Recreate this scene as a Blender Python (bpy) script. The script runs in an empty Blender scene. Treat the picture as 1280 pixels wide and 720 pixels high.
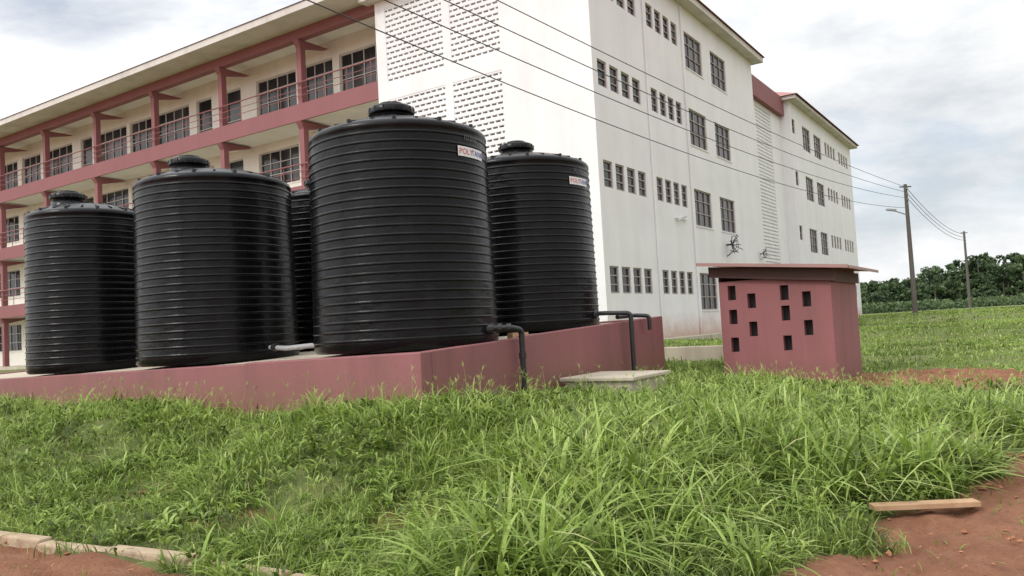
import bpy, math, random
import numpy as np
from mathutils import Matrix, Vector
random.seed(7); rng=np.random.default_rng(7)
scene=bpy.context.scene
ANG=math.atan2(.8348,.5505)
A=np.array([.5505,.8348]); B=np.array([-.8348,.5505])
C0=(2.93,25.0)
# ---------------------------------------------------------------- terrain height
CP=np.array([(0,0,0),(0,3,0),(-2,5.65,0.0),(-4.6,7.1,-0.03),(-8,9,0.0),(2.8,5.5,0.02),(5,5,0.02),(9,8,.1),(4,8,.1),(0.5,5.2,.03),
 (-1.1,8.9,.78),(-5.5,11.8,.74),(-10,14.8,.82),(3,15.2,.80),(1.4,11.6,.62),(2.6,12.6,.55),(6,13.8,.28),(3.9,14.9,.36),(7,15.5,.34),(9,15,.38),(9,19,.5),(4,18,.70),(12,20,.55),(3,25,.95),
 (13,39,1.0),(-15,36,1.0),(23,46,1.15),(16,30,.85),(50,80,1.1),(25,60,1.12),(-30,30,1),(-12,20,.9),(-15,10,.1),(15,8,.1),(100,150,1.1),(0,150,1.1),(-100,120,1.1),
 (200,100,1.1),(-200,100,1.1),(0,400,1.1),(0,-50,0),(40,-20,0),(-40,-20,0)],float)
def gz(x,y):
    x=np.asarray(x,float); y=np.asarray(y,float)
    num=np.zeros_like(x); den=np.zeros_like(x)
    for cx,cy,cz in CP:
        w=1.0/((x-cx)**2+(y-cy)**2+.8)**1.7
        num+=w*cz; den+=w
    z=num/den
    r=np.sqrt(x*x+y*y)
    z=z+np.clip((50-r)/30,0,1)*(.025*np.sin(1.7*x+.6)*np.sin(1.3*y+1)+.012*np.sin(4.1*x+y)*np.sin(3.7*y-.5*x))
    return z
def g1(x,y): return float(gz(np.array([x]),np.array([y]))[0])
def sm(e0,e1,v):
    t=np.clip((v-e0)/(e1-e0),0,1); return t*t*(3-2*t)
def pn(x,y,s=1.0,o=0.0):
    x=x*s+o; y=y*s-o
    return .5+.25*(np.sin(x*1.3+2*np.sin(y*.7))+np.sin(y*1.1+1.7*np.sin(x*.9+1))) *1.0
def soil(x,y):
    q=x*A[0]+y*A[1]
    n=(pn(x,y,2.1,3)-.5)*.5+(pn(x,y,5.3,1)-.5)*.3+(pn(x,y,13,4)-.5)*.2
    a=sm(-.3,.3,(x-y)+3.2+n*1.3)*sm(10.0,8.0,y)
    a2=sm(1.2,.6,np.sqrt(((x-3.25)/.75)**2+((y-5.7)/.65)**2)+n*.5)
    b=sm(-.1,.15,3.40-q+n*.25)
    c=sm(1.15,.75,np.sqrt(((x-7.15)/1.75)**2+((y-14.1)/1.9)**2)+n*.8)
    d=sm(1.2,.3,np.sqrt(((x+1.0)/.7)**2+((y-6.6)/.38)**2)+n*1.2)*.48
    f=sm(1.2,.3,np.sqrt(((x+3.6)/1.0)**2+((y-8.3)/.4)**2)+n*1.2)*.42
    f2=sm(1.2,.3,np.sqrt(((x+2.4)/.6)**2+((y-6.9)/.3)**2)+n*1.2)*.42
    e=sm(1.1,.4,np.sqrt(((x-13)/2.5)**2+((y-24)/.8)**2)+n*1.1)*.4
    return np.clip(np.maximum.reduce([a,a2,b,c,d,e,f,f2]),0,1)
# ---------------------------------------------------------------- materials
def newmat(name):
    m=bpy.data.materials.new(name); m.use_nodes=True
    nt=m.node_tree; b=nt.nodes['Principled BSDF']; return m,nt,b
def noise(nt,scale,detail=4,rough=.55,vec=None):
    n=nt.nodes.new('ShaderNodeTexNoise'); n.inputs['Scale'].default_value=scale
    n.inputs['Detail'].default_value=detail; n.inputs['Roughness'].default_value=rough
    if vec: nt.links.new(vec,n.inputs['Vector'])
    return n
def ramp(nt,fac,stops):
    r=nt.nodes.new('ShaderNodeValToRGB'); e=r.color_ramp.elements
    while len(e)>1: e.remove(e[-1])
    e[0].position=stops[0][0]; e[0].color=(*stops[0][1],1)
    for p,c in stops[1:]:
        k=e.new(p); k.color=(*c,1)
    nt.links.new(fac,r.inputs['Fac']); return r
def objco(nt,scale=(1,1,1)):
    t=nt.nodes.new('ShaderNodeTexCoord'); m=nt.nodes.new('ShaderNodeMapping')
    m.inputs['Scale'].default_value=scale
    nt.links.new(t.outputs['Object'],m.inputs['Vector']); return m.outputs['Vector']
def bump(nt,b,h,strength=.3,dist=.02):
    k=nt.nodes.new('ShaderNodeBump'); k.inputs['Strength'].default_value=strength; k.inputs['Distance'].default_value=dist
    nt.links.new(h,k.inputs['Height']); nt.links.new(k.outputs['Normal'],b.inputs['Normal'])
def mixc(nt,fac,c1,c2,typ='MIX'):
    m=nt.nodes.new('ShaderNodeMix'); m.data_type='RGBA'; m.blend_type=typ
    for s,v in ((0,fac),(6,c1),(7,c2)):
        if isinstance(v,(int,float)): m.inputs[s].default_value=v
        elif isinstance(v,tuple): m.inputs[s].default_value=(*v,1)
        else: nt.links.new(v,m.inputs[s])
    return m.outputs[2]
def paint(name,col,dirt=(.25,.2,.16),amt=.35,rough=.75,bs=.15,dscale=1.0,base_dirt=None):
    m,nt,b=newmat(name)
    v=objco(nt,(1,1,.12)); n1=noise(nt,1.3*dscale,6,.6,v)
    r1=ramp(nt,n1.outputs['Fac'],[(.45,(0,0,0)),(.75,(1,1,1))])
    v2=objco(nt); n2=noise(nt,.6*dscale,5,.6,v2)
    c=mixc(nt,n2.outputs['Fac'],tuple(x*.86 for x in col),tuple(min(1,x*1.1) for x in col))
    mm=nt.nodes.new('ShaderNodeMath'); mm.operation='MULTIPLY'; mm.inputs[1].default_value=amt
    nt.links.new(r1.outputs['Color'],mm.inputs[0])
    c=mixc(nt,mm.outputs[0],c,dirt)
    if base_dirt:
        z0,z1,bc=base_dirt
        g=nt.nodes.new('ShaderNodeNewGeometry'); sx=nt.nodes.new('ShaderNodeSeparateXYZ'); nt.links.new(g.outputs['Position'],sx.inputs[0])
        n4=noise(nt,1.5,5,.6,v2)
        ad=nt.nodes.new('ShaderNodeMath'); ad.operation='MULTIPLY_ADD'; ad.inputs[1].default_value=-(z1-z0)*1.2
        nt.links.new(n4.outputs['Fac'],ad.inputs[0]); nt.links.new(sx.outputs['Z'],ad.inputs[2])
        mr=nt.nodes.new('ShaderNodeMapRange'); mr.inputs[1].default_value=z0-(z1-z0)*.6; mr.inputs[2].default_value=z1-(z1-z0)*.6; mr.inputs[3].default_value=.8; mr.inputs[4].default_value=0
        nt.links.new(ad.outputs[0],mr.inputs[0]); c=mixc(nt,mr.outputs[0],c,bc)
    nt.links.new(c,b.inputs['Base Color']); b.inputs['Roughness'].default_value=rough
    n3=noise(nt,35,4,.6,v2); bump(nt,b,n3.outputs['Fac'],bs,.01)
    return m
M={}
M['white']=paint('white_render',(.77,.755,.76),(.55,.52,.49),.25,base_dirt=(1.0,1.9,(.42,.27,.19)))
M['cream']=paint('cream_render',(.74,.71,.64),(.5,.45,.38),.25)
M['red']=paint('maroon_paint',(.25,.092,.098),(.17,.075,.065),.35)
M['redwall']=paint('platform_maroon',(.265,.098,.104),(.14,.065,.058),.65,dscale=1.8,bs=.35,base_dirt=(.75,1.3,(.21,.10,.07)))
M['pumpred']=paint('pump_house_paint',(.285,.105,.11),(.16,.07,.06),.55,dscale=1.6,bs=.35,base_dirt=(.3,.85,(.2,.09,.06)))
M['roof']=paint('roof_sheet',(.34,.13,.11),(.25,.12,.08),.4,.5)
M['pumproof']=paint('pump_roof',(.36,.20,.18),(.22,.14,.11),.6,.5)
M['fascia']=paint('fascia_board',(.60,.56,.52),(.3,.25,.22),.45)
M['concrete']=paint('concrete',(.48,.42,.33),(.24,.19,.13),.5,.9,.5,2)
M['kerb']=paint('kerb_concrete',(.42,.32,.22),(.27,.14,.08),.75,.9,.9,6)
M['frame']=paint('window_frame',(.33,.28,.26),(.2,.15,.13),.3,.5)
M['framew']=paint('window_frame_light',(.50,.47,.43),(.35,.28,.24),.3,.5)
M['wood']=paint('fascia_timber',(.085,.038,.035),(.05,.03,.02),.4)
M['plank']=paint('plank_wood',(.46,.29,.17),(.26,.13,.06),.5,.8,.5,6)
M['polewood']=paint('pole_wood',(.11,.095,.085),(.06,.05,.04),.5,.9,.5,3)
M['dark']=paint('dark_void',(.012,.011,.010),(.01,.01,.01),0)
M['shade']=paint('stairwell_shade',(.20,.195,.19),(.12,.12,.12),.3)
m,nt,b=newmat('glass_dark'); v=objco(nt,(.5,.5,.4)); n=noise(nt,1.1,3,.5,v)
r=ramp(nt,n.outputs['Fac'],[(.35,(.012,.014,.016)),(.55,(.03,.032,.034)),(.72,(.085,.08,.075))]); nt.links.new(r.outputs[0],b.inputs['Base Color'])
b.inputs['Roughness'].default_value=.12; b.inputs['Specular IOR Level'].default_value=.35; M['glass']=m
m,nt,b=newmat('black_polyethylene'); v=objco(nt,(1,1,.25)); n=noise(nt,2.2,6,.65,v)
r=ramp(nt,n.outputs['Fac'],[(.4,(.0025,.0025,.0035)),(.62,(.0045,.0045,.0055)),(.85,(.014,.014,.014))]); nt.links.new(r.outputs[0],b.inputs['Base Color'])
r=ramp(nt,n.outputs['Fac'],[(.35,(.22,)*3),(.8,(.36,)*3)]); nt.links.new(r.outputs[0],b.inputs['Roughness'])
b.inputs['Specular IOR Level'].default_value=.2
n=noise(nt,3.0,3,.5,objco(nt,(1,1,1.6))); bump(nt,b,n.outputs['Fac'],.25,.06); M['tank']=m
def flat(name,col,rough=.5,metal=0):
    m,nt,b=newmat(name); n=noise(nt,8,3,.5,objco(nt))
    c=mixc(nt,n.outputs['Fac'],tuple(x*.85 for x in col),tuple(min(1,x*1.1) for x in col)); nt.links.new(c,b.inputs['Base Color'])
    b.inputs['Roughness'].default_value=rough; b.inputs['Metallic'].default_value=metal; return m
M['pipe']=flat('pipe_black',(.018,.018,.02),.4); M['pipeg']=flat('pipe_grey',(.3,.3,.3),.5)
M['label']=flat('label_white',(.7,.7,.7),.4); M['blue']=flat('label_blue',(.03,.05,.35)); M['lred']=flat('label_red',(.55,.03,.03))
M['wire']=flat('wire',(.03,.03,.035),.6); M['lamp']=flat('lamp_metal',(.3,.3,.3),.5)
# ---------------------------------------------------------------- mesh helpers
class MB:
    def __init__(s): s.v=[]; s.f=[]; s.m=[]
    def quad(s,a,b,c,d,m):
        i=len(s.v); s.v+= [a,b,c,d]; s.f.append((i,i+1,i+2,i+3)); s.m.append(m)
    def tri(s,a,b,c,m):
        i=len(s.v); s.v+= [a,b,c]; s.f.append((i,i+1,i+2)); s.m.append(m)
    def hexa(s,p,m):
        i=len(s.v); s.v+=p
        for f in ((0,3,2,1),(4,5,6,7),(0,1,5,4),(1,2,6,5),(2,3,7,6),(3,0,4,7)):
            s.f.append(tuple(i+k for k in f)); s.m.append(m)
    def box(s,x0,x1,y0,y1,z0,z1,m):
        s.hexa([(x0,y0,z0),(x1,y0,z0),(x1,y1,z0),(x0,y1,z0),(x0,y0,z1),(x1,y0,z1),(x1,y1,z1),(x0,y1,z1)],m)
    def rod(s,a,b,r,m,n=6,r2=None):
        a=Vector(a); b=Vector(b); d=(b-a).normalized(); u=d.orthogonal().normalized(); w=d.cross(u); r2=r if r2 is None else r2
        i=len(s.v)
        for k in range(n):
            t=2*math.pi*k/n; e=u*math.cos(t)+w*math.sin(t); s.v.append(tuple(a+e*r)); s.v.append(tuple(b+e*r2))
        for k in range(n):
            j=(k+1)%n; s.f.append((i+2*k,i+2*j,i+2*j+1,i+2*k+1)); s.m.append(m)
        s.f.append(tuple(i+2*k for k in range(n))); s.m.append(m); s.f.append(tuple(i+2*k+1 for k in range(n))); s.m.append(m)
    def build(s,name,parent=None,loc=(0,0,0),rot=0,smooth=False,bev=0):
        me=bpy.data.meshes.new(name); names=sorted(set(s.m)); me.from_pydata(s.v,[],s.f)
        for k in names: me.materials.append(M[k])
        me.polygons.foreach_set('material_index',[names.index(k) for k in s.m])
        if smooth: me.polygons.foreach_set('use_smooth',[True]*len(s.f))
        o=bpy.data.objects.new(name,me); scene.collection.objects.link(o)
        o.location=loc; o.rotation_euler=(0,0,rot)
        if parent: o.parent=parent
        if bev:
            k=o.modifiers.new('b','BEVEL'); k.width=bev; k.segments=2; k.limit_method='ANGLE'
        return o
def empty(name,loc=(0,0,0),rot=0):
    o=bpy.data.objects.new(name,None); scene.collection.objects.link(o); o.location=loc; o.rotation_euler=(0,0,rot); return o
def PP(axis,c,u,z,d):   # outward normal is always negative axis
    return (c+d,u,z) if axis=='s' else (u,c+d,z)
def pbox(mb,axis,c,u0,u1,z0,z1,d0,d1,m):
    if axis=='s': mb.box(c+d0,c+d1,u0,u1,z0,z1,m)
    else: mb.box(u0,u1,c+d0,c+d1,z0,z1,m)
def wall(mb,axis,c,u0,u1,z0,z1,holes,m,depth=.2):
    us=sorted(set([u0,u1]+[round(h[k],4) for h in holes for k in (0,1)])); zs=sorted(set([z0,z1]+[round(h[k],4) for h in holes for k in (2,3)]))
    for i in range(len(us)-1):
        for j in range(len(zs)-1):
            cu=(us[i]+us[i+1])/2; cz=(zs[j]+zs[j+1])/2
            if any(h[0]<cu<h[1] and h[2]<cz<h[3] for h in holes): continue
            mb.quad(PP(axis,c,us[i],zs[j],0),PP(axis,c,us[i+1],zs[j],0),PP(axis,c,us[i+1],zs[j+1],0),PP(axis,c,us[i],zs[j+1],0),m)
    for h in holes:
        a,b_,p,q=h[:4]
        for (x0,y0,x1,y1) in ((a,p,b_,p),(b_,p,b_,q),(b_,q,a,q),(a,q,a,p)):
            mb.quad(PP(axis,c,x0,y0,0),PP(axis,c,x1,y1,0),PP(axis,c,x1,y1,depth),PP(axis,c,x0,y0,depth),m)
def window(mb,axis,c,h,nv,hz,fr='frame',sill=True,fw=.05,d=.1,sm_='white'):
    a,b_,p,q=h[:4]
    mb.quad(PP(axis,c,a,p,d+.05),PP(axis,c,b_,p,d+.05),PP(axis,c,b_,q,d+.05),PP(axis,c,a,q,d+.05),'glass')
    pbox(mb,axis,c,a,a+fw,p,q,d,d+.045,fr); pbox(mb,axis,c,b_-fw,b_,p,q,d,d+.045,fr)
    pbox(mb,axis,c,a+fw,b_-fw,p,p+fw,d,d+.045,fr); pbox(mb,axis,c,a+fw,b_-fw,q-fw,q,d,d+.045,fr)
    for k in range(1,nv):
        u=a+(b_-a)*k/nv; pbox(mb,axis,c,u-.02,u+.02,p+fw,q-fw,d+.003,d+.042,fr)
    for f in hz:
        z=p+(q-p)*f; pbox(mb,axis,c,a+fw,b_-fw,z-.018,z+.018,d+.006,d+.038,fr)
    if sill: pbox(mb,axis,c,a-.04,b_+.04,p-.05,p-.003,-.03,.06,sm_)
def breeze(mb,axis,c,h,m='white'):
    a,b_,p,q=h[:4]
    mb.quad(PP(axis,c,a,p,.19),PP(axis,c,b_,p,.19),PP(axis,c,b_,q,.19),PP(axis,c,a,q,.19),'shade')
    nr=max(2,round((q-p)/.2)); dz=(q-p)/nr
    nc=max(2,round((b_-a)/.26)); du=(b_-a)/nc
    for i in range(nr+1):
        z=p+i*dz; pbox(mb,axis,c,a,b_,max(p,z-.064),min(q,z+.064),.012,.16,m)
    for r_ in range(nr):
        off=.5 if r_%2 else 0
        for j in range(nc+1):
            u=a+(j+off)*du
            if u>b_+.01: continue
            pbox(mb,axis,c,max(a,u-.03),min(b_,u+.03),p+r_*dz+.063,p+(r_+1)*dz-.063,.02,.15,m)
# ---------------------------------------------------------------- main building
FL=[1.05,4.43,7.81,11.19]; HEAD=[3.43,6.84,10.14,13.32]
bld=empty('hostel_building',(C0[0],C0[1],0),ANG)
def side_openings(mirror=False,L=17.6):
    H=[];
    for k,hd in enumerate(HEAD):
        sm_=[(.35+i*.88,.35+i*.88+.66) for i in range(4)]+[(4.59+i*.8,4.59+i*.8+.6) for i in range(4)]
        bg=[(8.36,10.35),(11.43,13.45)]
        if mirror:
            sm_=[(.4,1.1)]+[(9.1+i*.88,9.1+i*.88+.6) for i in range(4)]+[(13.6+i*.88,13.6+i*.88+.6) for i in range(4)]; bg=[(2.9,4.85),(5.9,7.9)]
        for a,b_ in sm_: H.append((a,b_,hd-.88,hd,'s'))
        for a,b_ in bg: H.append((a,b_,hd-1.5,hd,'b'))
    return H
mb=MB(); H=side_openings()
wall(mb,'t',0,0,17.6,.2,14.3,H,'white',.12)
for h in H:
    if h[4]=='s': window(mb,'t',0,h,1,(.33,.66),'frame',sill=False,d=.04)
    else: window(mb,'t',0,h,3,(.36,.7),'frame',sill=True,d=.05)
pan=[(a,b_,p,q) for (a,b_) in ((3.45,5.55),(5.9,8.6)) for (p,q) in ((4.2,7.0),(7.6,10.45),(11.1,13.95))]
wall(mb,'s',0,0,9.1,.2,14.3,pan,'white')
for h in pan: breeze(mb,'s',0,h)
mb.quad((17.6,0,.2),(17.6,9.1,.2),(17.6,9.1,14.3),(17.6,0,14.3),'white')
mb.quad((0,9.1,.2),(3,9.1,.2),(3,9.1,14.3),(0,9.1,14.3),'white')
mb.box(.0,17.5,-.9,-.02,.55,.98,'concrete')
mb.build('walls',bld)
mb=MB(); mb.box(-.45,18.05,-.5,9.5,14.303,14.56,'fascia')
def hip(mb,x0,x1,y0,y1,z,h,m):
    a=(x0,y0,z);b_=(x1,y0,z);c=(x1,y1,z);d=(x0,y1,z)
    if x1-x0>=y1-y0:
        iy=(y1-y0)/2; cy=(y0+y1)/2; e=(x0+iy,cy,z+h);f=(x1-iy,cy,z+h)
        mb.quad(a,b_,f,e,m); mb.quad(c,d,e,f,m); mb.tri(d,a,e,m); mb.tri(b_,c,f,m)
    else:
        ix=(x1-x0)/2; cx=(x0+x1)/2; e=(cx,y0+ix,z+h); f=(cx,y1-ix,z+h)
        mb.quad(b_,c,f,e,m); mb.quad(d,a,e,f,m); mb.tri(a,b_,e,m); mb.tri(c,d,f,m)
hip(mb,-.55,18.15,-.6,9.6,14.57,1.7,'roof'); mb.build('roof',bld)
# wing
mb=MB(); TEND=64
ops=[(10.2,12.9,'w',4),(13.3,15.1,'w',3),(15.6,18.3,'w',4),(19.4,20.6,'d',1),(21.6,22.8,'d',1),(23.4,26.2,'w',4),(26.6,28.6,'w',3),(28.9,31.9,'w',4),
 (32.3,33.5,'d',1),(34.4,37.6,'w',4),(38,40.2,'w',3),(40.8,44,'w',4),(45,46.2,'d',1),(47,49.8,'w',4),(50.3,52.3,'w',3),(53,56,'w',4),(57,58.2,'d',1),(59,62,'w',4)]
Hs=[]
for fl in FL:
    for a,b_,t,n_ in ops: Hs.append((a,b_,fl+(.85 if t=='w' else .03),fl+2.5,t,n_))
wall(mb,'s',1.8,9.1,TEND,.2,14.6,Hs,'cream')
for h in Hs: window(mb,'s',1.8,h,h[5],(.33,.66) if h[4]=='w' else (.4,.75),'framew',sill=h[4]=='w',sm_='cream',fw=.06)
mb.quad((1.8,TEND,.2),(12,TEND,.2),(12,TEND,14.6),(1.8,TEND,14.6),'cream')
mb.quad((12,9.1,.2),(12,TEND,.2),(12,TEND,14.6),(12,9.1,14.6),'cream')
cols=[13.55+5.17*k for k in range(10)]
for k,fl in enumerate(FL):
    if k: mb.box(.1,1.78,9.12,TEND,fl-.52,fl-.03,'cream'); mb.box(.02,.1,9.12,TEND,fl-.58,fl+.12,'red')
    else: mb.box(.1,1.78,9.12,TEND,.5,fl-.03,'concrete')
    for c in cols:
        top=(FL[k+1]-.59) if k<3 else 14.02
        mb.box(.14,.40,c-.13,c+.13,fl-.02,top-.3,'red')
        mb.hexa([(.14,c-.13,top-.30),(.42,c-.13,top-.30),(.42,c+.13,top-.30),(.14,c+.13,top-.30),(-.02,c-.16,top),(1.7,c-.16,top),(1.7,c+.16,top),(-.02,c+.16,top)],'red')
mb.box(.08,.4,9.12,TEND,14.04,14.45,'red')
mb.box(.4,1.79,9.12,TEND,14.4,14.46,'cream')
mb.build('wing',bld)
mb=MB()
for fl in FL[1:]:
    for z,r_ in ((fl+1.02,.03),(fl+.74,.016),(fl+.46,.016)):
        mb.rod((.07,9.12,z),(.07,TEND,z),r_,'red',5)
    t=9.5
    while t<TEND: mb.rod((.07,t,fl+.1),(.07,t,fl+1.02),.02,'red',5); t+=1.29
mb.build('railings',bld)
mb=MB(); mb.box(-1.2,12.8,9.55,TEND+1,14.46,14.74,'fascia'); hip(mb,-1.25,12.9,9.6,TEND+1.1,14.75,1.2,'roof')
mb.build('wing_roof',bld)
# connector
mb=MB(); h=(21.3,24.3,2.0,13.2)
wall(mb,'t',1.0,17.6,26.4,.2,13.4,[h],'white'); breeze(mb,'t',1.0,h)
mb.box(17.62,26.3,.7,9,13.41,14.5,'red'); mb.build('connector',bld)
mb=MB()
for s_ in (4.2,7.98): mb.rod((s_,-.05,.9),(s_,-.05,14.2),.03,'white',8)
mb.rod((6.3,-.05,5.35),(6.3,-.4,5.5),.05,'label',6); mb.rod((6.1,-.06,5.45),(7.2,-.06,5.45),.03,'label',6)
mb.build('downpipes',bld)
for (s_,z_,scl) in ((11.9,4.75,1),(16.9,4.6,.62)):
    e=MB()
    for k in range(11):
        a=k*2*math.pi/11; e.rod((0,-.25,0),(.62*math.cos(a),-.45+.1*math.sin(3*a),.42*math.sin(a)),.016,'wire',5)
    e.rod((0,0,0),(0,-.3,0),.04,'wire'); e.rod((-.45,-.3,-.3),(.5,-.3,-.3),.02,'wire'); e.rod((0,-.3,-.3),(0,0,-.5),.02,'wire')
    for k in range(12):
        a=k*2*math.pi/12;b2=(k+1)*2*math.pi/12
        for rr in (.28,.5): e.rod((rr*math.cos(a),-.38,rr*.7*math.sin(a)),(rr*math.cos(b2),-.38,rr*.7*math.sin(b2)),.012,'wire',4)
    o=e.build('wall_antenna',None,tuple([C0[0]+A[0]*s_,C0[1]+A[1]*s_,z_]),ANG); o.scale=(scl,scl,scl)
# ---------------------------------------------------------------- second building
b2=empty('hostel_building',(C0[0]+26.4*A[0]+.4*B[0],C0[1]+26.4*A[1]+.4*B[1],0),ANG)
mb=MB(); H=side_openings(True)
wall(mb,'t',0,0,18.2,.2,14.3,H,'white',.12)
for h in H: window(mb,'t',0,h,1 if h[4]=='s' else 3,(.5,) if h[4]=='s' else (.36,.7),'frame',sill=False,d=.05)
mb.quad((0,0,.2),(0,9.1,.2),(0,9.1,14.3),(0,0,14.3),'white'); mb.quad((18.2,0,.2),(18.2,9.1,.2),(18.2,9.1,14.3),(18.2,0,14.3),'white')
mb.build('walls',b2)
mb=MB(); mb.box(-.45,18.65,-.5,9.5,14.303,14.5,'fascia'); hip(mb,-.6,18.8,-.65,9.6,14.51,2.4,'roof'); mb.build('roof',b2)
# ---------------------------------------------------------------- tank platform
K=(-1.08,9.11)
def ptop(x,y): return 1.42+.0367*(x+1.47)+.0239*(y-11)
def KP(s,t): return (K[0]+A[0]*s+B[0]*t, K[1]+A[1]*s+B[1]*t)
plat=empty('tank_platform')
mb=MB()
def pseg(s0,s1,t0,t1,zb,dz,m):
    P=[KP(s0,t0),KP(s1,t0),KP(s1,t1),KP(s0,t1)]
    mb.hexa([(x,y,zb) for x,y in P]+[(x,y,ptop(x,y)+dz) for x,y in P],m)
pseg(0,.2,0,3.1,.1,0,'redwall'); pseg(.03,.2,3.1,15,.1,-.015,'redwall'); pseg(.2,2.3,0,.2,.1,0,'redwall'); pseg(2.3,7.05,.02,.2,.1,.015,'redwall'); pseg(6.85,7.05,.2,15,.1,0,'redwall'); pseg(.2,6.85,14.8,15,.1,0,'redwall')
mb.build('retaining_walls',plat,bev=.012)
mb=MB(); pseg(.2,6.85,.2,14.8,.1,-.03,'concrete'); mb.build('slab_top',plat)
# ---------------------------------------------------------------- tanks
def revolve(prof,n,mb,m,cx=0,cy=0):
    i=len(mb.v)
    for r_,z in prof:
        for k in range(n):
            a=2*math.pi*k/n; mb.v.append((cx+r_*math.cos(a),cy+r_*math.sin(a),z))
    for j in range(len(prof)-1):
        for k in range(n):
            k2=(k+1)%n; mb.f.append((i+j*n+k,i+j*n+k2,i+(j+1)*n+k2,i+(j+1)*n+k)); mb.m.append(m)
def tank(x,y,R,lid,label=None,rot=0):
    z=ptop(x,y)
    e=empty('water_tank',(x,y,z),0)
    mb=MB(); prof=[(0,-.02),(R*.97,-.02),(R+.0,.02)]
    N=23
    def rad(zz): return R*(1-.035*zz/3)
    for k in range(N):
        zz=.13+k*(2.58/(N-1)); r0=rad(zz); big=.012
        prof+=[(r0,zz-.020),(r0,zz-.018),(r0+big-.001,zz-.009),(r0+big,zz-.006),(r0+big,zz+.006),(r0+big-.001,zz+.009),(r0,zz+.018),(r0,zz+.020)]
        if k<N-1: prof+=[(rad(zz+.035),zz+.035),(rad(zz+.085),zz+.083)]
    rt=rad(2.8)
    prof+=[(rt,2.77),(rt+.012,2.79),(rt+.012,2.82),(rt-.005,2.855),(rt-.05,2.885),(rt-.16,2.925),(rt*.7,3.0),(rt*.45,3.055),(rt*.2,3.09),(0,3.095)]
    revolve(prof,120,mb,'tank'); mb.build('body',e,smooth=True)
    mb=MB(); lx,ly=lid; D=-.075
    revolve([(.3,3.03+D),(.29,3.22+D),(.255,3.23+D),(.255,3.26+D),(.305,3.26+D),(.31,3.28+D),(.305,3.34+D),(.28,3.37+D),(.18,3.39+D),(.17,3.42+D),(.0,3.425+D)],48,mb,'tank',lx,ly)
    mb.build('lid',e,smooth=True)
    mb=MB()
    for k in range(24):
        a=2*math.pi*k/24+.1; ca,sa=math.cos(a),math.sin(a)
        p0=Vector((ca*.45,sa*.45,3.06)); p1=Vector((ca*(rt-.12),sa*(rt-.12),2.91)); mb.rod(p0,p1,.022,'tank',6)
        if k%2==0: mb.rod((ca*(rt-.07),sa*(rt-.07),2.85),(ca*(rt-.07),sa*(rt-.07),2.925),.03,'tank',8)
    for k in range(14):
        a=2*math.pi*k/14; mb.rod((lx+.308*math.cos(a),ly+.308*math.sin(a),3.27+D),(lx+.308*math.cos(a),ly+.308*math.sin(a),3.35+D),.012,'tank',5)
    mb.build('ribs',e,smooth=True)
    if label:
        a0,zl=label; a0=math.radians(a0); Rl=rad(zl)+.017; w=.54;h=.13
        mb=MB(); n=12
        for k in range(n):
            t0=a0+(k/n-.5)*w/Rl; t1=a0+((k+1)/n-.5)*w/Rl
            mb.quad((Rl*math.cos(t0),Rl*math.sin(t0),zl-h/2),(Rl*math.cos(t1),Rl*math.sin(t1),zl-h/2),(Rl*math.cos(t1),Rl*math.sin(t1),zl+h/2),(Rl*math.cos(t0),Rl*math.sin(t0),zl+h/2),'label')
        mb.build('label',e)
        for txt,mat,sx,zo,Rr in (('POLY','lred',-.25,-.035,.004),('TANK','blue',-.01,-.035,.004),('10,000','tankgrey',-.16,.15,.0)):
            cu=bpy.data.curves.new('t','FONT'); cu.body=txt; cu.size=.108; cu.resolution_u=2
            to=bpy.data.objects.new('t',cu); scene.collection.objects.link(to); bpy.context.view_layer.update()
            me=bpy.data.meshes.new_from_object(to.evaluated_get(bpy.context.evaluated_depsgraph_get())); bpy.data.objects.remove(to)
            for vv in me.vertices:
                t=a0+(vv.co.x+sx)/Rl; rr=Rl+Rr; zz=zl+zo+vv.co.y; vv.co=(rr*math.cos(t),rr*math.sin(t),zz)
            me.materials.clear(); me.materials.append(M[mat]); o=bpy.data.objects.new('label_text',me); scene.collection.objects.link(o); o.parent=e
    return e
M['tankgrey']=flat('embossed_grey',(.10,.10,.10),.6)
tank(-1.47,11.0,1.25,(-.05,-.15),(-32,2.5))
tank(-4.82,13.1,1.25,(-.34,-.15))
tank(-7.9,15.0,1.08,(-.33,-.1))
tank(.26,14.2,1.25,(-.05,-.1),(-37,2.47))
tank(-3.5,15.8,1.25,(-.2,0))
# pipes
def pipe(name,pts,r,mat,parent=None):
    cu=bpy.data.curves.new(name,'CURVE'); cu.dimensions='3D'; cu.bevel_depth=r; cu.bevel_resolution=4; cu.use_fill_caps=True
    sp=cu.splines.new('POLY'); 
    P=[Vector(p) for p in pts]; out=[P[0]]
    for i in range(1,len(P)-1):
        a=(P[i-1]-P[i]); b_=(P[i+1]-P[i]); d=min(r*1.8,a.length*.45,b_.length*.45); p0=P[i]+a.normalized()*d; p1=P[i]+b_.normalized()*d
        for k in range(6):
            t=k/5; out.append(p0*(1-t)**2+P[i]*2*t*(1-t)+p1*t*t)
    out.append(P[-1]); sp.points.add(len(out)-1)
    for q,p in zip(sp.points,out): q.co=(*p,1)
    cu.materials.append(M[mat]); o=bpy.data.objects.new(name,cu); scene.collection.objects.link(o)
    if parent: o.parent=parent
    return o
def K3(s,t,z): x,y=KP(s,t); return (x,y,z)
e=empty('outlet_pipe')
pipe('pipe',[(-.4,10.5,1.62),(-.05,10.52,1.62),K3(1.95,-.12,1.58),K3(1.95,-.12,.5)],.04,'pipe',e)
mb=MB(); mb.rod((-.42,10.5,1.62),(-.27,10.5,1.62),.075,'pipe',12); mb.rod((-.22,10.5,1.62),(-.16,10.5,1.62),.06,'pipe',12)
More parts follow.
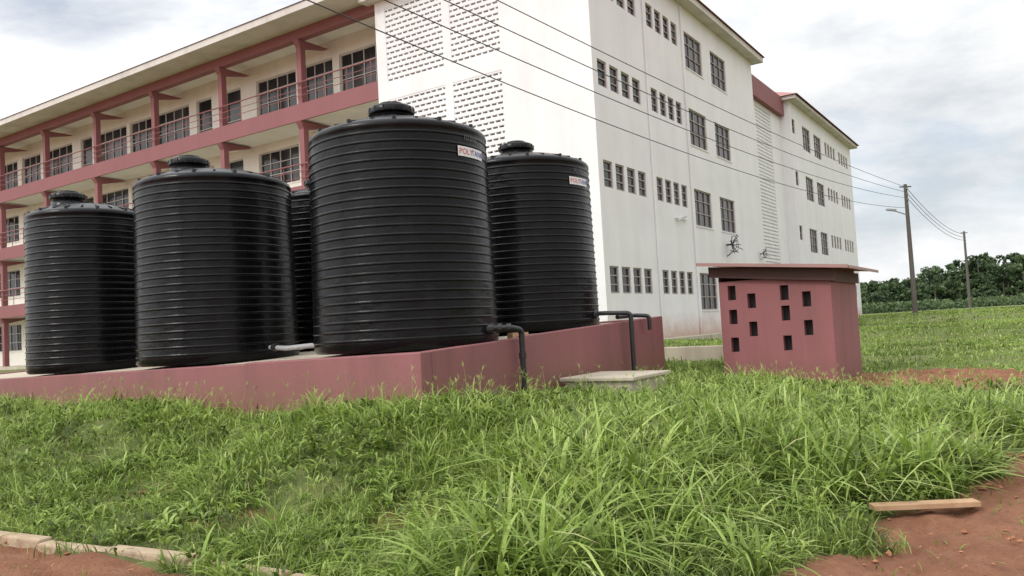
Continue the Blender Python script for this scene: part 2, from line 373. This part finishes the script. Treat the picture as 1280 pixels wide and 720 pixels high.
mb.rod(K3(1.95,-.12,1.2),K3(1.95,-.12,1.28),.052,'pipe',12); mb.rod((-.1,10.515,1.62),(-.04,10.515,1.62),.055,'pipe',12); mb.build('flanges',e,smooth=False)
e=empty('outlet_pipe')
pipe('pipe',[(1.3,13.7,1.78),K3(5.2,.25,1.78),K3(5.35,-.13,1.76),K3(5.35,-.13,.5)],.038,'pipe',e)
pipe('pipe_branch',[K3(5.3,.1,1.70),K3(6.0,.1,1.72),K3(6.1,-.13,1.7),K3(6.1,-.13,1.45)],.036,'pipe',e)
mb=MB(); mb.rod((1.25,13.7,1.78),(1.42,13.7,1.78),.085,'pipe',12); mb.build('flange',e)
e=empty('connecting_pipe')
pipe('pipe',[(-3.75,12.3,1.52),(-3.3,11.6,1.5),(-2.9,11.3,1.52),(-2.55,11.15,1.52)],.035,'pipeg',e)
mb=MB(); mb.rod((-3.65,12.15,1.52),(-3.55,12.0,1.52),.06,'pipe',10); mb.rod((-2.75,11.22,1.52),(-2.6,11.17,1.52),.06,'pipe',10); mb.build('couplings',e)
mb=MB(); mb.box(-.12,.12,-.1,.1,0,.09,'plank'); x,y=KP(2.5,.3); mb.build('wood_block',None,(x,y,ptop(x,y)-.03),.4)
# ---------------------------------------------------------------- pump house
Q=(5.57,14.0); ph=empty('pump_house',(Q[0],Q[1],0),ANG)
mb=MB(); hs=[]
for t,zs in ((1.76,(2.05,1.6,1.08)),(1.4,(1.88,1.36)),(.8,(1.99,1.62,1.08)),(.42,(1.85,1.34))):
    for z in zs: hs.append((t-.075,t+.075,z-.14,z+.13))
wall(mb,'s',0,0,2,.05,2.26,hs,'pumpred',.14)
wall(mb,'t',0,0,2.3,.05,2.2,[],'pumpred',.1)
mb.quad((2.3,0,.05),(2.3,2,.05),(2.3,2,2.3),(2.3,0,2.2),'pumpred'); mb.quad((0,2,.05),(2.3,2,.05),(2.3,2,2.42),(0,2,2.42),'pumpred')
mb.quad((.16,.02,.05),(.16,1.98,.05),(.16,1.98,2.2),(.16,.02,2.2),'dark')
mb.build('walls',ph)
mb=MB()
def sl(s0,s1,t0,t1,za,zb,th,m): # za at t0, zb at t1 (bottom)
    mb.hexa([(s0,t0,za),(s1,t0,za),(s1,t1,zb),(s0,t1,zb),(s0,t0,za+th),(s1,t0,za+th),(s1,t1,zb+th),(s0,t1,zb+th)],m)
sl(-.09,-.01,-.1,2.15,2.13,2.36,.2,'wood'); sl(.0,2.28,.01,1.99,2.2,2.36,.18,'pumpred'); sl(.0,2.3,-.06,-.003,2.12,2.13,.2,'wood')
mb.build('fascia_board',ph)
mb=MB(); n=26; s0,s1=-.28,2.65
for k in range(n):
    a=s0+(s1-s0)*k/n; b_=s0+(s1-s0)*(k+1)/n; da=.022*(k%2); db=.022*((k+1)%2)
    for th,mm in ((.0,'pumproof'),(.012,'pumproof')):
        mb.quad((a,-.35,2.345+da+th),(b_,-.35,2.345+db+th),(b_,2.3,2.605+db+th),(a,2.3,2.605+da+th),mm)
mb.build('roof_sheet',ph)
mb=MB(); sl(-.3,-.27,-.36,2.31,2.325,2.585,.06,'pumproof'); sl(-.27,2.66,-.38,-.36,2.32,2.32,.05,'pumproof'); mb.build('roof_trim',ph)
# ---------------------------------------------------------------- slabs, kerb, plank
mb=MB(); mb.box(-.6,.6,-.52,.52,-.5,0,'concrete'); mb.box(-.66,.66,-.58,.58,.003,.06,'concrete'); o=mb.build('chamber_cover',None,(1.45,11.75,.80),ANG,bev=.015)
mb=MB(); mb.box(-.8,.8,-.7,.7,-.4,.13,'concrete'); mb.box(-.9,-.803,-.8,.8,-.4,.22,'concrete'); mb.build('culvert_slab',None,(4.35,18.6,g1(4.35,18.6)+.08),ANG,bev=.02)
mb=MB()
kd=np.array([-.87,.49])
for k in range(9):
    L=.9; c_=np.array((-1.2,5.22))+kd*(.93*k); kn=np.array([.49,.87])
    z=g1(*c_); w=.065; j=random.uniform(-.02,.02); dz=random.uniform(-.025,.015); d2=random.uniform(-.02,.02)
    P=[c_+kn*(sx*w+j+sy*d2)+kd*(sy*L/2) for sx,sy in ((-1,-1),(1,-1),(1,1),(-1,1))]
    mb.hexa([(q_[0],q_[1],z-.15) for q_ in P]+[(q_[0],q_[1],z+.06+dz) for q_ in P],'kerb')
mb.build('kerb',bev=.02)
mb=MB(); mb.box(-.39,.39,-.06,.06,0,.04,'plank'); o=mb.build('wooden_plank',None,(3.02,6.13,g1(3.05,6.15)+.055),-.05,bev=.004)
# ---------------------------------------------------------------- poles & wires
def pole(x,y,h,lamp=False):
    z=g1(x,y); e=empty('utility_pole',(x,y,z)); mb=MB()
    mb.rod((0,0,-.5),(0,0,h),.16,'polewood',12,.1)
    mb.rod((-.35,0,h-.15),(.35,0,h-.15),.04,'polewood',6)
    for k in range(4): mb.rod((0,-.1,h-.3-.32*k),(0,-.25,h-.3-.32*k),.04,'lamp',6)
    mb.build('shaft',e,smooth=False)
    if lamp:
        mb=MB(); mb.rod((0,0,h-1.9),(-.9,-.3,h-1.65),.035,'lamp',6); mb.hexa([(-1.5,-.55,h-1.6),(-.85,-.4,h-1.68),(-.85,-.2,h-1.68),(-1.5,-.35,h-1.6),(-1.45,-.52,h-1.5),(-.85,-.4,h-1.55),(-.85,-.2,h-1.55),(-1.45,-.38,h-1.5)],'lamp'); mb.build('street_light',e)
    return z
P1=(24.5,48.9); P2=(47,82.5); P0=(-7,8)
z1=pole(*P1,8.0,True); z2=pole(*P2,8.0); z0=pole(*P0,9.2)
mb=MB()
def wire(a,b_,sag,r=.012,n=26):
    a=Vector(a); b_=Vector(b_); pr=a
    for k in range(1,n+1):
        t=k/n; p=a.lerp(b_,t); p.z-=sag*4*t*(1-t); mb.rod(pr,p,r,'wire',5); pr=p
for k,(za,zb) in enumerate(((7.75,9.0),(7.45,8.55),(7.1,8.1),(6.5,7.6))):
    wire((P1[0],P1[1]-.25,z1+za),(P0[0],P0[1]-.25,z0+zb),.45+.2*k)
for k in range(3): wire((P1[0],P1[1]-.2,z1+7.7-.32*k),(P2[0],P2[1]-.25,z2+7.7-.32*k),.7,.018,14)
mb.build('power_lines')
# ---------------------------------------------------------------- terrain
def axisv(lo,hi,step,far,g=1.16):
    c=list(np.arange(lo,hi+1e-6,step)); s=step; v=hi
    while v<far: s*=g; v+=s; c.append(v)
    s=step; v=lo; l=[]
    while v>-far: s*=g; v-=s; l.append(v)
    return np.array(l[::-1]+c)
xs=axisv(-13,13,.08,900); ys=axisv(2,18,.08,1200)
X,Y=np.meshgrid(xs,ys); Z=gz(X.ravel(),Y.ravel()); S=soil(X.ravel(),Y.ravel())
Xf,Yf=X.ravel(),Y.ravel()
near=(np.abs(Xf)<14)&(Yf<21)&(Yf>1)
Z=Z+np.where(near,S*((rng.random(len(Z))-.5)*.04+.03*np.sin(9*Xf)*np.sin(8*Yf+Xf)+.05*(pn(Xf,Yf,4.3,2)-.5)+.025*(pn(Xf,Yf,15,7)-.5)),0)
def fastmesh(name,V,F,attrs,mat,smooth=False):
    me=bpy.data.meshes.new(name); nv=len(V); nf=len(F); k=F.shape[1]
    me.vertices.add(nv); me.vertices.foreach_set('co',V.astype(np.float32).ravel())
    me.loops.add(nf*k); me.loops.foreach_set('vertex_index',F.astype(np.int32).ravel())
    me.polygons.add(nf); me.polygons.foreach_set('loop_start',np.arange(0,nf*k,k,dtype=np.int32))
    me.update(calc_edges=True)
    me.polygons.foreach_set('use_smooth',np.full(nf,smooth))
    for n_,a in attrs.items():
        at=me.attributes.new(n_,'FLOAT','POINT'); at.data.foreach_set('value',a.astype(np.float32))
    me.materials.append(mat); o=bpy.data.objects.new(name,me); scene.collection.objects.link(o); return o
ny,nx=X.shape; idx=np.arange(nx*ny).reshape(ny,nx)
F=np.stack([idx[:-1,:-1].ravel(),idx[:-1,1:].ravel(),idx[1:,1:].ravel(),idx[1:,:-1].ravel()],1)
m,nt,b=newmat('ground_soil_grass')
at=nt.nodes.new('ShaderNodeAttribute'); at.attribute_name='soil'
v=objco(nt); n1=noise(nt,3,8,.65,v); n2=noise(nt,.35,5,.6,v); n3=noise(nt,28,6,.7,v)
so=ramp(nt,n1.outputs['Fac'],[(.3,(.22,.085,.04)),(.5,(.38,.16,.08)),(.75,(.52,.27,.15))])
so2=mixc(nt,n3.outputs['Fac'],so.outputs[0],(.19,.08,.043)); 
gr=ramp(nt,n1.outputs['Fac'],[(.3,(.06,.085,.018)),(.5,(.11,.13,.035)),(.7,(.20,.15,.07))])
gr2=ramp(nt,n2.outputs['Fac'],[(.35,(.13,.18,.035)),(.65,(.20,.23,.065))])
g=mixc(nt,.5,gr.outputs[0],gr2.outputs[0])
ad=nt.nodes.new('ShaderNodeMath'); ad.operation='MULTIPLY_ADD'; ad.inputs[1].default_value=.7; ad.inputs[2].default_value=-.35; nt.links.new(n1.outputs['Fac'],ad.inputs[0])
ad2=nt.nodes.new('ShaderNodeMath'); ad2.use_clamp=True; nt.links.new(at.outputs['Fac'],ad2.inputs[0]); nt.links.new(ad.outputs[0],ad2.inputs[1])
rr=ramp(nt,ad2.outputs[0],[(.28,(0,0,0)),(.55,(1,1,1))])
c=mixc(nt,rr.outputs[0],g,so2); nt.links.new(c,b.inputs['Base Color']); b.inputs['Roughness'].default_value=.95
bump(nt,b,n3.outputs['Fac'],1.0,.05)
fastmesh('ground',np.stack([Xf,Yf,Z],1),F,{'soil':S},m,True)
# ---------------------------------------------------------------- grass
def leafmat(name,stops,tr=.4):
    m=bpy.data.materials.new(name); m.use_nodes=True; nt=m.node_tree; nt.nodes.clear()
    out=nt.nodes.new('ShaderNodeOutputMaterial'); at=nt.nodes.new('ShaderNodeAttribute'); at.attribute_name='tint'
    r=ramp(nt,at.outputs['Fac'],stops)
    p=nt.nodes.new('ShaderNodeBsdfPrincipled'); p.inputs['Roughness'].default_value=.5; p.inputs['Specular IOR Level'].default_value=.35
    t=nt.nodes.new('ShaderNodeBsdfTranslucent'); nt.links.new(r.outputs[0],p.inputs['Base Color'])
    h=nt.nodes.new('ShaderNodeHueSaturation'); h.inputs['Value'].default_value=1.25; h.inputs['Saturation'].default_value=1.05; nt.links.new(r.outputs[0],h.inputs['Color']); nt.links.new(h.outputs[0],t.inputs['Color'])
    mx=nt.nodes.new('ShaderNodeMixShader'); mx.inputs[0].default_value=tr; nt.links.new(p.outputs[0],mx.inputs[1]); nt.links.new(t.outputs[0],mx.inputs[2]); nt.links.new(mx.outputs[0],out.inputs[0]); return m
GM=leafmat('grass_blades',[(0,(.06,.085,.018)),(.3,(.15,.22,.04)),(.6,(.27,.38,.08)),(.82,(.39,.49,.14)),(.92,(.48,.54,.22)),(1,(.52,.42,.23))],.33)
def blades(bx,by,bz,phi,L,W,lean,ns,tint):
    n=len(bx); V=np.zeros((n,ns+1,2,3)); T=np.zeros((n,ns+1,2))
    dx,dy=np.cos(phi),np.sin(phi)
    tw=phi+rng.normal(0,.5,n)
    wx,wy=-np.sin(tw),np.cos(tw)
    for k in range(ns+1):
        f=k/ns
        hor=lean*L*f**1.6; ver=L*f*(1-.55*np.clip(lean,0,1.6)*f**1.4)
        w=W*(.65+.7*f)*(1-f**2.2)+.0004
        for s_,sg in ((0,-1),(1,1)):
            V[:,k,s_,0]=bx+dx*hor+sg*w*wx*.5; V[:,k,s_,1]=by+dy*hor+sg*w*wy*.5; V[:,k,s_,2]=bz+ver-.01
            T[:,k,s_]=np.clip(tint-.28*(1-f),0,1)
    base=(np.arange(n)*(ns+1)*2)[:,None]; fs=[]
    for k in range(ns): fs.append(base+np.array([[2*k,2*k+1,2*k+3,2*k+2]]))
    return V.reshape(-1,3),np.stack(fs,1).reshape(-1,4),T.ravel()
parts=[]; OFF=[0]
def add(*a):
    V,F_,T=blades(*a); parts.append((V,F_+OFF[0],T)); OFF[0]+=len(V)
def mask(x,y):
    sK=(x-K[0])*A[0]+(y-K[1])*A[1]; tK=(x-K[0])*B[0]+(y-K[1])*B[1]
    ok=~((sK>-.03)&(sK<7.1)&(tK>-.05)&(tK<15))
    sQ=(x-Q[0])*A[0]+(y-Q[1])*A[1]; tQ=(x-Q[0])*B[0]+(y-Q[1])*B[1]; ok&=~((sQ>-.03)&(sQ<2.33)&(tQ>-.03)&(tQ<2.05))
    for cx,cy,a,b_ in ((1.45,11.75,.68,.6),(4.35,18.6,.9,.8)):
        s_=(x-cx)*A[0]+(y-cy)*A[1]; t_=(x-cx)*B[0]+(y-cy)*B[1]; ok&=~((abs(s_)<a)&(abs(t_)<b_))
    sB=(x-C0[0])*A[0]+(y-C0[1])*A[1]; tB=(x-C0[0])*B[0]+(y-C0[1])*B[1]; ok&=~((sB>-1.5)&(tB>-1.0))
    kq=(x+1.2)*.49+(y-5.22)*.87; ok&=~((kq>-.10)&(kq<.09)&(x<-.8))
    ok&=~((x>2.6)&(x<3.45)&(y>5.9)&(y<6.22))
    return ok
def tallness(x,y):
    r_=sm(-1.8,1.2,x-.10*(y-8))*sm(12.0,9.0,y)*(1-.7*sm(3.6,5.2,x)*sm(9,11,y))
    sK=(x-K[0])*A[0]+(y-K[1])*A[1]; tK=(x-K[0])*B[0]+(y-K[1])*B[1]
    wl=sm(-1.6,-.3,sK)*sm(.5,-.2,sK)*(tK>-2)*.42*(.15+1.1*pn(x,y,1.7,4))
    wl2=sm(-1.4,-.2,tK)*sm(.1,-.1,tK)*(sK<5)*(sK>-1)*.36
    near_slab=sm(1.0,2.4,np.sqrt((x-1.1)**2+(y-10.8)**2))
    pl=sm(.45,1.0,np.sqrt((x-3.1)**2+(y-5.8)**2))
    return np.clip(np.maximum.reduce([r_*(.22+1.1*pn(x,y,1.4,2))*(.35+.65*near_slab),wl,wl2*near_slab,.38*pn(x,y,2.3,7)*(1-.8*sm(4.5,5.5,x)*sm(10,12,y))])*pl,0,1)
def carpet(n,y0,y1,hmul,wmul,t0=-.74,t1=.74,ns=2):
    y=np.sqrt(y0**2+(y1**2-y0**2)*rng.random(n)); x=y*(t0+(t1-t0)*rng.random(n))
    s_=soil(x,y); keep=mask(x,y)&(rng.random(n)>np.clip(s_*1.25,0,.975))&(rng.random(n)<.12+1.0*pn(x,y,2.7,5)); x,y=x[keep],y[keep]; s_=s_[keep]
    n=len(x); T=tallness(x,y)
    L=(.05+.08*rng.random(n)+.16*pn(x,y,1.9,8)*rng.random(n)+.18*T*rng.random(n))*hmul*(1-.4*s_)*(1-.5*sm(4.6,5.6,x)*sm(10,12,y)*sm(18,15.5,y)); L[rng.random(n)<.06]*=1.9
    tint=np.clip(.30+.44*pn(x,y,.8,1)+.2*(pn(x,y,5,3)-.5)+rng.normal(0,.17,n),0,.94); tint[rng.random(n)<.07]=1
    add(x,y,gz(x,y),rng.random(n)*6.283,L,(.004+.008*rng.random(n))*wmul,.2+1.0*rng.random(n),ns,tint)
carpet(112000,4.6,9.5,1,1.2,ns=3)
carpet(95000,9.5,17,1.0,1.75)
carpet(58000,17,34,.75,3.4,.15,.74)
carpet(42000,34,80,.8,7,.32,.74)
carpet(10000,17,30,.9,3.4,-.74,-.45)
def tufts(n,y0,y1,thr,lm,nb,wm,t0=-.74,t1=.74):
    y=np.sqrt(y0**2+(y1**2-y0**2)*rng.random(n)); x=y*(t0+(t1-t0)*rng.random(n)); T=tallness(x,y)
    keep=mask(x,y)&(T>thr*rng.random(n))&(soil(x,y)<.15+.6*rng.random(n)); x,y,T=x[keep],y[keep],T[keep]
    n=len(x); rep=rng.integers(nb//2,nb+1,n); i=np.repeat(np.arange(n),rep); N=len(i)
    size=(.14+.58*T)*(.45+.9*rng.random(n))*lm; tt=np.clip(.58+.2*rng.normal(0,1,n),.15,.9)
    phi=rng.random(N)*6.283; rad_=.06*rng.random(N)*(.5+T[i]); xx=x[i]+np.cos(phi)*rad_; yy=y[i]+np.sin(phi)*rad_
    L=size[i]*(.45+.75*rng.random(N)); W=(.008+.034*rng.random(N)*(.3+T[i]))*wm
    tint=np.clip(tt[i]+rng.normal(0,.12,N),0,.95); tint[rng.random(N)<.04]=1
    m_=mask(xx,yy); 
    add(xx[m_],yy[m_],gz(xx,yy)[m_],phi[m_]+rng.normal(0,.3,m_.sum()),L[m_],W[m_],(.3+1.2*rng.random(N)**.8)[m_],6,tint[m_])
tufts(3900,4.7,9.5,.5,1.0,12,1.0)
tufts(3800,9.0,14.5,.42,.92,11,1.2)
tufts(900,14,24,.0,.6,8,1.6,.1,.74)
# broad-leaved low weeds
n=4200; y=np.sqrt(4.7**2+(12**2-4.7**2)*rng.random(n)); x=y*(-.72+1.44*rng.random(n)); k=mask(x,y)&(soil(x,y)<.6)&(pn(x,y,3.1,6)+.3*rng.random(n)>.55); x,y=x[k],y[k]; n=len(x)
i=np.repeat(np.arange(n),7); N=len(i); ph_=rng.random(N)*6.283
add(x[i]+.03*np.cos(ph_),y[i]+.03*np.sin(ph_),gz(x[i],y[i])+.03+.12*rng.random(N),ph_,.05+.08*rng.random(N),.018+.024*rng.random(N),.7+.9*rng.random(N),4,np.clip(.5+.25*rng.normal(size=n)[i]+.05*rng.normal(size=N),.15,.85))
# seed stalks
n=5200; y=np.sqrt(4.8**2+(13**2-4.8**2)*rng.random(n)); x=y*(-.72+1.44*rng.random(n)); T=tallness(x,y)
k=mask(x,y)&(soil(x,y)<.3)&(rng.random(n)<.16+T); x,y,T=x[k],y[k],T[k]; n=len(x); ph_=rng.random(n)*6.283; L=(.24+.5*T)*(.7+.6*rng.random(n)); ln=.1+.3*rng.random(n)
add(x,y,gz(x,y),ph_,L,np.full(n,.0035),ln,4,np.full(n,.9))
tipx=x+np.cos(ph_)*ln*L; tipy=y+np.sin(ph_)*ln*L; tipz=gz(x,y)+L*(1-.55*ln)
for j in range(4): add(tipx,tipy,tipz-.03,ph_+rng.normal(0,1.2,n),.05+.06*rng.random(n),np.full(n,.007),.3+.8*rng.random(n),2,np.full(n,1.0)*rng.uniform(.86,1.0,n))
V=np.concatenate([p[0] for p in parts]); Fq=np.concatenate([p[1] for p in parts]); T=np.concatenate([p[2] for p in parts])
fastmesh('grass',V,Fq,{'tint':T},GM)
print('grass faces',len(Fq))
# soil clods
n=9000; x=rng.uniform(-6,8.8,n); y=rng.uniform(4.4,16,n); k=soil(x,y)>.5; x,y=x[k],y[k]; n=len(x)
ico=[(0,0,1),(.9,0,.1),(.2,.85,.15),(-.75,.5,.1),(-.7,-.55,.12),(.25,-.9,.1),(0,0,-.8)]; fc=[(0,1,2),(0,2,3),(0,3,4),(0,4,5),(0,5,1),(6,2,1),(6,3,2),(6,4,3),(6,5,4),(6,1,5)]
ico=np.array(ico); fc=np.array(fc)
sz=.006+.028*rng.random(n)**5; V=ico[None]*sz[:,None,None]*(1+.3*rng.normal(size=(n,7,1))); rot=rng.random(n)*6.28
Vx=V[:,:,0]*np.cos(rot)[:,None]-V[:,:,1]*np.sin(rot)[:,None]+x[:,None]; Vy=V[:,:,0]*np.sin(rot)[:,None]+V[:,:,1]*np.cos(rot)[:,None]+y[:,None]; Vz=V[:,:,2]*.7+gz(x,y)[:,None]+.015
Fc=(np.arange(n)*7)[:,None,None]+fc[None]
m,nt,b=newmat('soil_clods'); nn=noise(nt,4,4,.6,objco(nt)); r=ramp(nt,nn.outputs['Fac'],[(.3,(.22,.085,.04)),(.7,(.42,.20,.11))]); nt.links.new(r.outputs[0],b.inputs['Base Color']); b.inputs['Roughness'].default_value=.95
fastmesh('soil_clods',np.stack([Vx,Vy,Vz],2).reshape(-1,3),Fc.reshape(-1,3),{},m)
# ---------------------------------------------------------------- distant trees
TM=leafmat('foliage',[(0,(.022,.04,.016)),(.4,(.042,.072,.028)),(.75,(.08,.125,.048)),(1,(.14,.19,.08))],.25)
LV=[];LT=[]
def leaves(cx,cy,cz,rx,rz,n,size,tint):
    d=rng.normal(size=(n,3)); d/=np.linalg.norm(d,axis=1)[:,None]; rr=rng.random(n)**.45
    p=np.stack([cx+d[:,0]*rx*rr,cy+d[:,1]*rx*rr,cz+d[:,2]*rz*rr],1)
    a=rng.normal(size=(n,3)); a/=np.linalg.norm(a,axis=1)[:,None]; b_=np.cross(a,rng.normal(size=(n,3))); b_/=np.linalg.norm(b_,axis=1)[:,None]
    s=size*(.5+rng.random(n))[:,None]
    q=np.stack([p-a*s*.5,p+b_*s*.28,p+a*s*.5,p-b_*s*.28],1); LV.append(q)
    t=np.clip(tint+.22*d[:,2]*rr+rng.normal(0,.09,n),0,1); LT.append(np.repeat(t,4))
def tree(x,y,h,r_,dens=1.0,size=.55):
    z=1.0; t0=rng.uniform(.3,.7)
    for k in range(int(14*dens)):
        a=rng.random()*6.28; f=rng.random(); d=r_*rng.random()**.6*(1-.55*f); zz=z+h*(.08+.86*f); cr=r_*rng.uniform(.2,.42)
        leaves(x+math.cos(a)*d,y+math.sin(a)*d,zz,cr,cr*.65,int(66*dens),size,t0+rng.uniform(-.14,.14))
tr=MB()
def hmax(tz): return 5.6+4.6*float(sm(.46,.60,np.array(tz)))
for k in range(250):
    y=rng.uniform(118,172); tz=rng.uniform(.30,.85); x=y*tz
    h=hmax(tz)*(rng.uniform(.5,.85) if rng.random()<.7 else rng.uniform(.85,1.12))*y/145
    tree(x,y,h,rng.uniform(1.9,3.6)); tr.rod((x,y,.8),(x,y,1+h*.6),.16,'polewood',6,.1)
for k in range(110):
    y=rng.uniform(106,117); tz=rng.uniform(.33,.85); x=y*tz; leaves(x,y,1.5,2.6,1.0,150,.4,rng.uniform(.4,.8))
for k in range(60):
    y=rng.uniform(90,150); tz=rng.uniform(-1.2,.25); x=y*tz; tree(x,y,rng.uniform(5,9),4,.8,.8)
for k in range(3):
    y=rng.uniform(118,130); tz=[.582,.617,.70][k]; x=y*tz; h=rng.uniform(7.6,9.0)*y/130
    tr.rod((x,y,.8),(x+.3,y,1+h),.13,'polewood',6,.09)
    for f in range(11):
        a=f*2*math.pi/11+rng.random()*.4; L=rng.uniform(1.5,2.3); up=rng.uniform(.1,1.1)
        for j in range(11):
            t=(j+1)/11; px=x+.3+math.cos(a)*L*t; py=y+math.sin(a)*L*t; pz=1+h+up*L*t-1.15*L*t*t
            leaves(px,py,pz-.1,.10+.08*math.sin(t*3.1),.16,4,.38,.4)
LVa=np.concatenate(LV).reshape(-1,3); LTa=np.concatenate(LT); n=len(LVa)//4
dt=empty('distant_trees')
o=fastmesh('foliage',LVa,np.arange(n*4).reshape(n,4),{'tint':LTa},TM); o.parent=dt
tr.build('trunks',dt)
mb=MB(); pts=[(15,62),(30,66),(60,68),(100,70)]
for (xa,ya),(xb,yb) in zip(pts[:-1],pts[1:]):
    mb.quad((xa,ya,g1(xa,ya)+.16),(xb,yb,g1(xb,yb)+.16),(xb,yb+3,g1(xb,yb+3)+.16),(xa,ya+3,g1(xa,ya+3)+.16),'concrete')
mb.build('gravel_road')
# ---------------------------------------------------------------- sky / light
sun_dir=Vector((-.75,-.5,.85)).normalized()
el=math.asin(sun_dir.z); az=math.atan2(sun_dir.x,sun_dir.y)
w=bpy.data.worlds.new('World'); scene.world=w; w.use_nodes=True; nt=w.node_tree; nt.nodes.clear()
out=nt.nodes.new('ShaderNodeOutputWorld'); sky=nt.nodes.new('ShaderNodeTexSky'); sky.sky_type='NISHITA'; sky.sun_disc=False
sky.sun_elevation=el; sky.sun_rotation=az%(2*math.pi); sky.air_density=1.0; sky.dust_density=1.5
bg=nt.nodes.new('ShaderNodeBackground'); bg.inputs[1].default_value=.13; nt.links.new(sky.outputs[0],bg.inputs[0])
tc=nt.nodes.new('ShaderNodeTexCoord'); sx=nt.nodes.new('ShaderNodeSeparateXYZ'); nt.links.new(tc.outputs['Generated'],sx.inputs[0])
mp=nt.nodes.new('ShaderNodeMapping'); mp.inputs['Scale'].default_value=(1,1,2.6); mp.inputs['Location'].default_value=(3.1,.4,.7); nt.links.new(tc.outputs['Generated'],mp.inputs[0])
n1=noise(nt,2.3,9,.55,mp.outputs[0]); n1.inputs['Distortion'].default_value=.25
mp2=nt.nodes.new('ShaderNodeMapping'); mp2.inputs['Scale'].default_value=(1,1,2.6); mp2.inputs['Location'].default_value=(7.3,2.0,.2); nt.links.new(tc.outputs['Generated'],mp2.inputs[0])
n2=noise(nt,3.4,9,.6,mp2.outputs[0])
cc=ramp(nt,n2.outputs['Fac'],[(.30,(.66,.70,.74)),(.42,(.84,.865,.89)),(.52,(.98,.985,.99)),(.7,(1.08,1.08,1.08))])
mr=nt.nodes.new('ShaderNodeMapRange'); mr.inputs[1].default_value=.25; mr.inputs[2].default_value=.9; mr.inputs[3].default_value=1.03; mr.inputs[4].default_value=1.7; nt.links.new(sx.outputs['Z'],mr.inputs[0])
dp=nt.nodes.new('ShaderNodeVectorMath'); dp.operation='DOT_PRODUCT'; dp.inputs[1].default_value=sun_dir; nt.links.new(tc.outputs['Generated'],dp.inputs[0])
mr2=nt.nodes.new('ShaderNodeMapRange'); mr2.interpolation_type='SMOOTHSTEP'; mr2.inputs[1].default_value=.35; mr2.inputs[2].default_value=1.0; mr2.inputs[3].default_value=0; mr2.inputs[4].default_value=1.2; nt.links.new(dp.outputs['Value'],mr2.inputs[0])
sm2=nt.nodes.new('ShaderNodeMath'); nt.links.new(mr.outputs[0],sm2.inputs[0]); nt.links.new(mr2.outputs[0],sm2.inputs[1])
bg2=nt.nodes.new('ShaderNodeBackground'); nt.links.new(cc.outputs[0],bg2.inputs[0]); nt.links.new(sm2.outputs[0],bg2.inputs[1])
cf=ramp(nt,n1.outputs['Fac'],[(.34,(.5,.5,.5)),(.46,(1,1,1))])
mx=nt.nodes.new('ShaderNodeMixShader'); nt.links.new(cf.outputs[0],mx.inputs[0]); nt.links.new(bg.outputs[0],mx.inputs[1]); nt.links.new(bg2.outputs[0],mx.inputs[2]); nt.links.new(mx.outputs[0],out.inputs[0])
sl_=bpy.data.lights.new('sun','SUN'); sl_.energy=1.4; sl_.angle=math.radians(12); sl_.color=(1,.96,.9)
so_=bpy.data.objects.new('sun',sl_); scene.collection.objects.link(so_); so_.rotation_euler=sun_dir.to_track_quat('Z','Y').to_euler()
# ---------------------------------------------------------------- camera
cam=bpy.data.cameras.new('camera'); co=bpy.data.objects.new('camera',cam); scene.collection.objects.link(co); scene.camera=co
cam.sensor_width=36; cam.lens=36*1000/1280; cam.clip_end=3000
p=.051; th=.055
U=Vector((0,-math.sin(p),math.cos(p))); Fw=Vector((0,math.cos(p),math.sin(p))); Xv=Vector((1,0,0))
R=Xv*math.cos(th)-U*math.sin(th); Up=Xv*math.sin(th)+U*math.cos(th)
mt=Matrix((R,Up,-Fw)).transposed().to_4x4(); mt.translation=Vector((0,0,1.6)); co.matrix_world=mt
scene.view_settings.view_transform='Standard'; scene.view_settings.look='None'; scene.view_settings.exposure=0
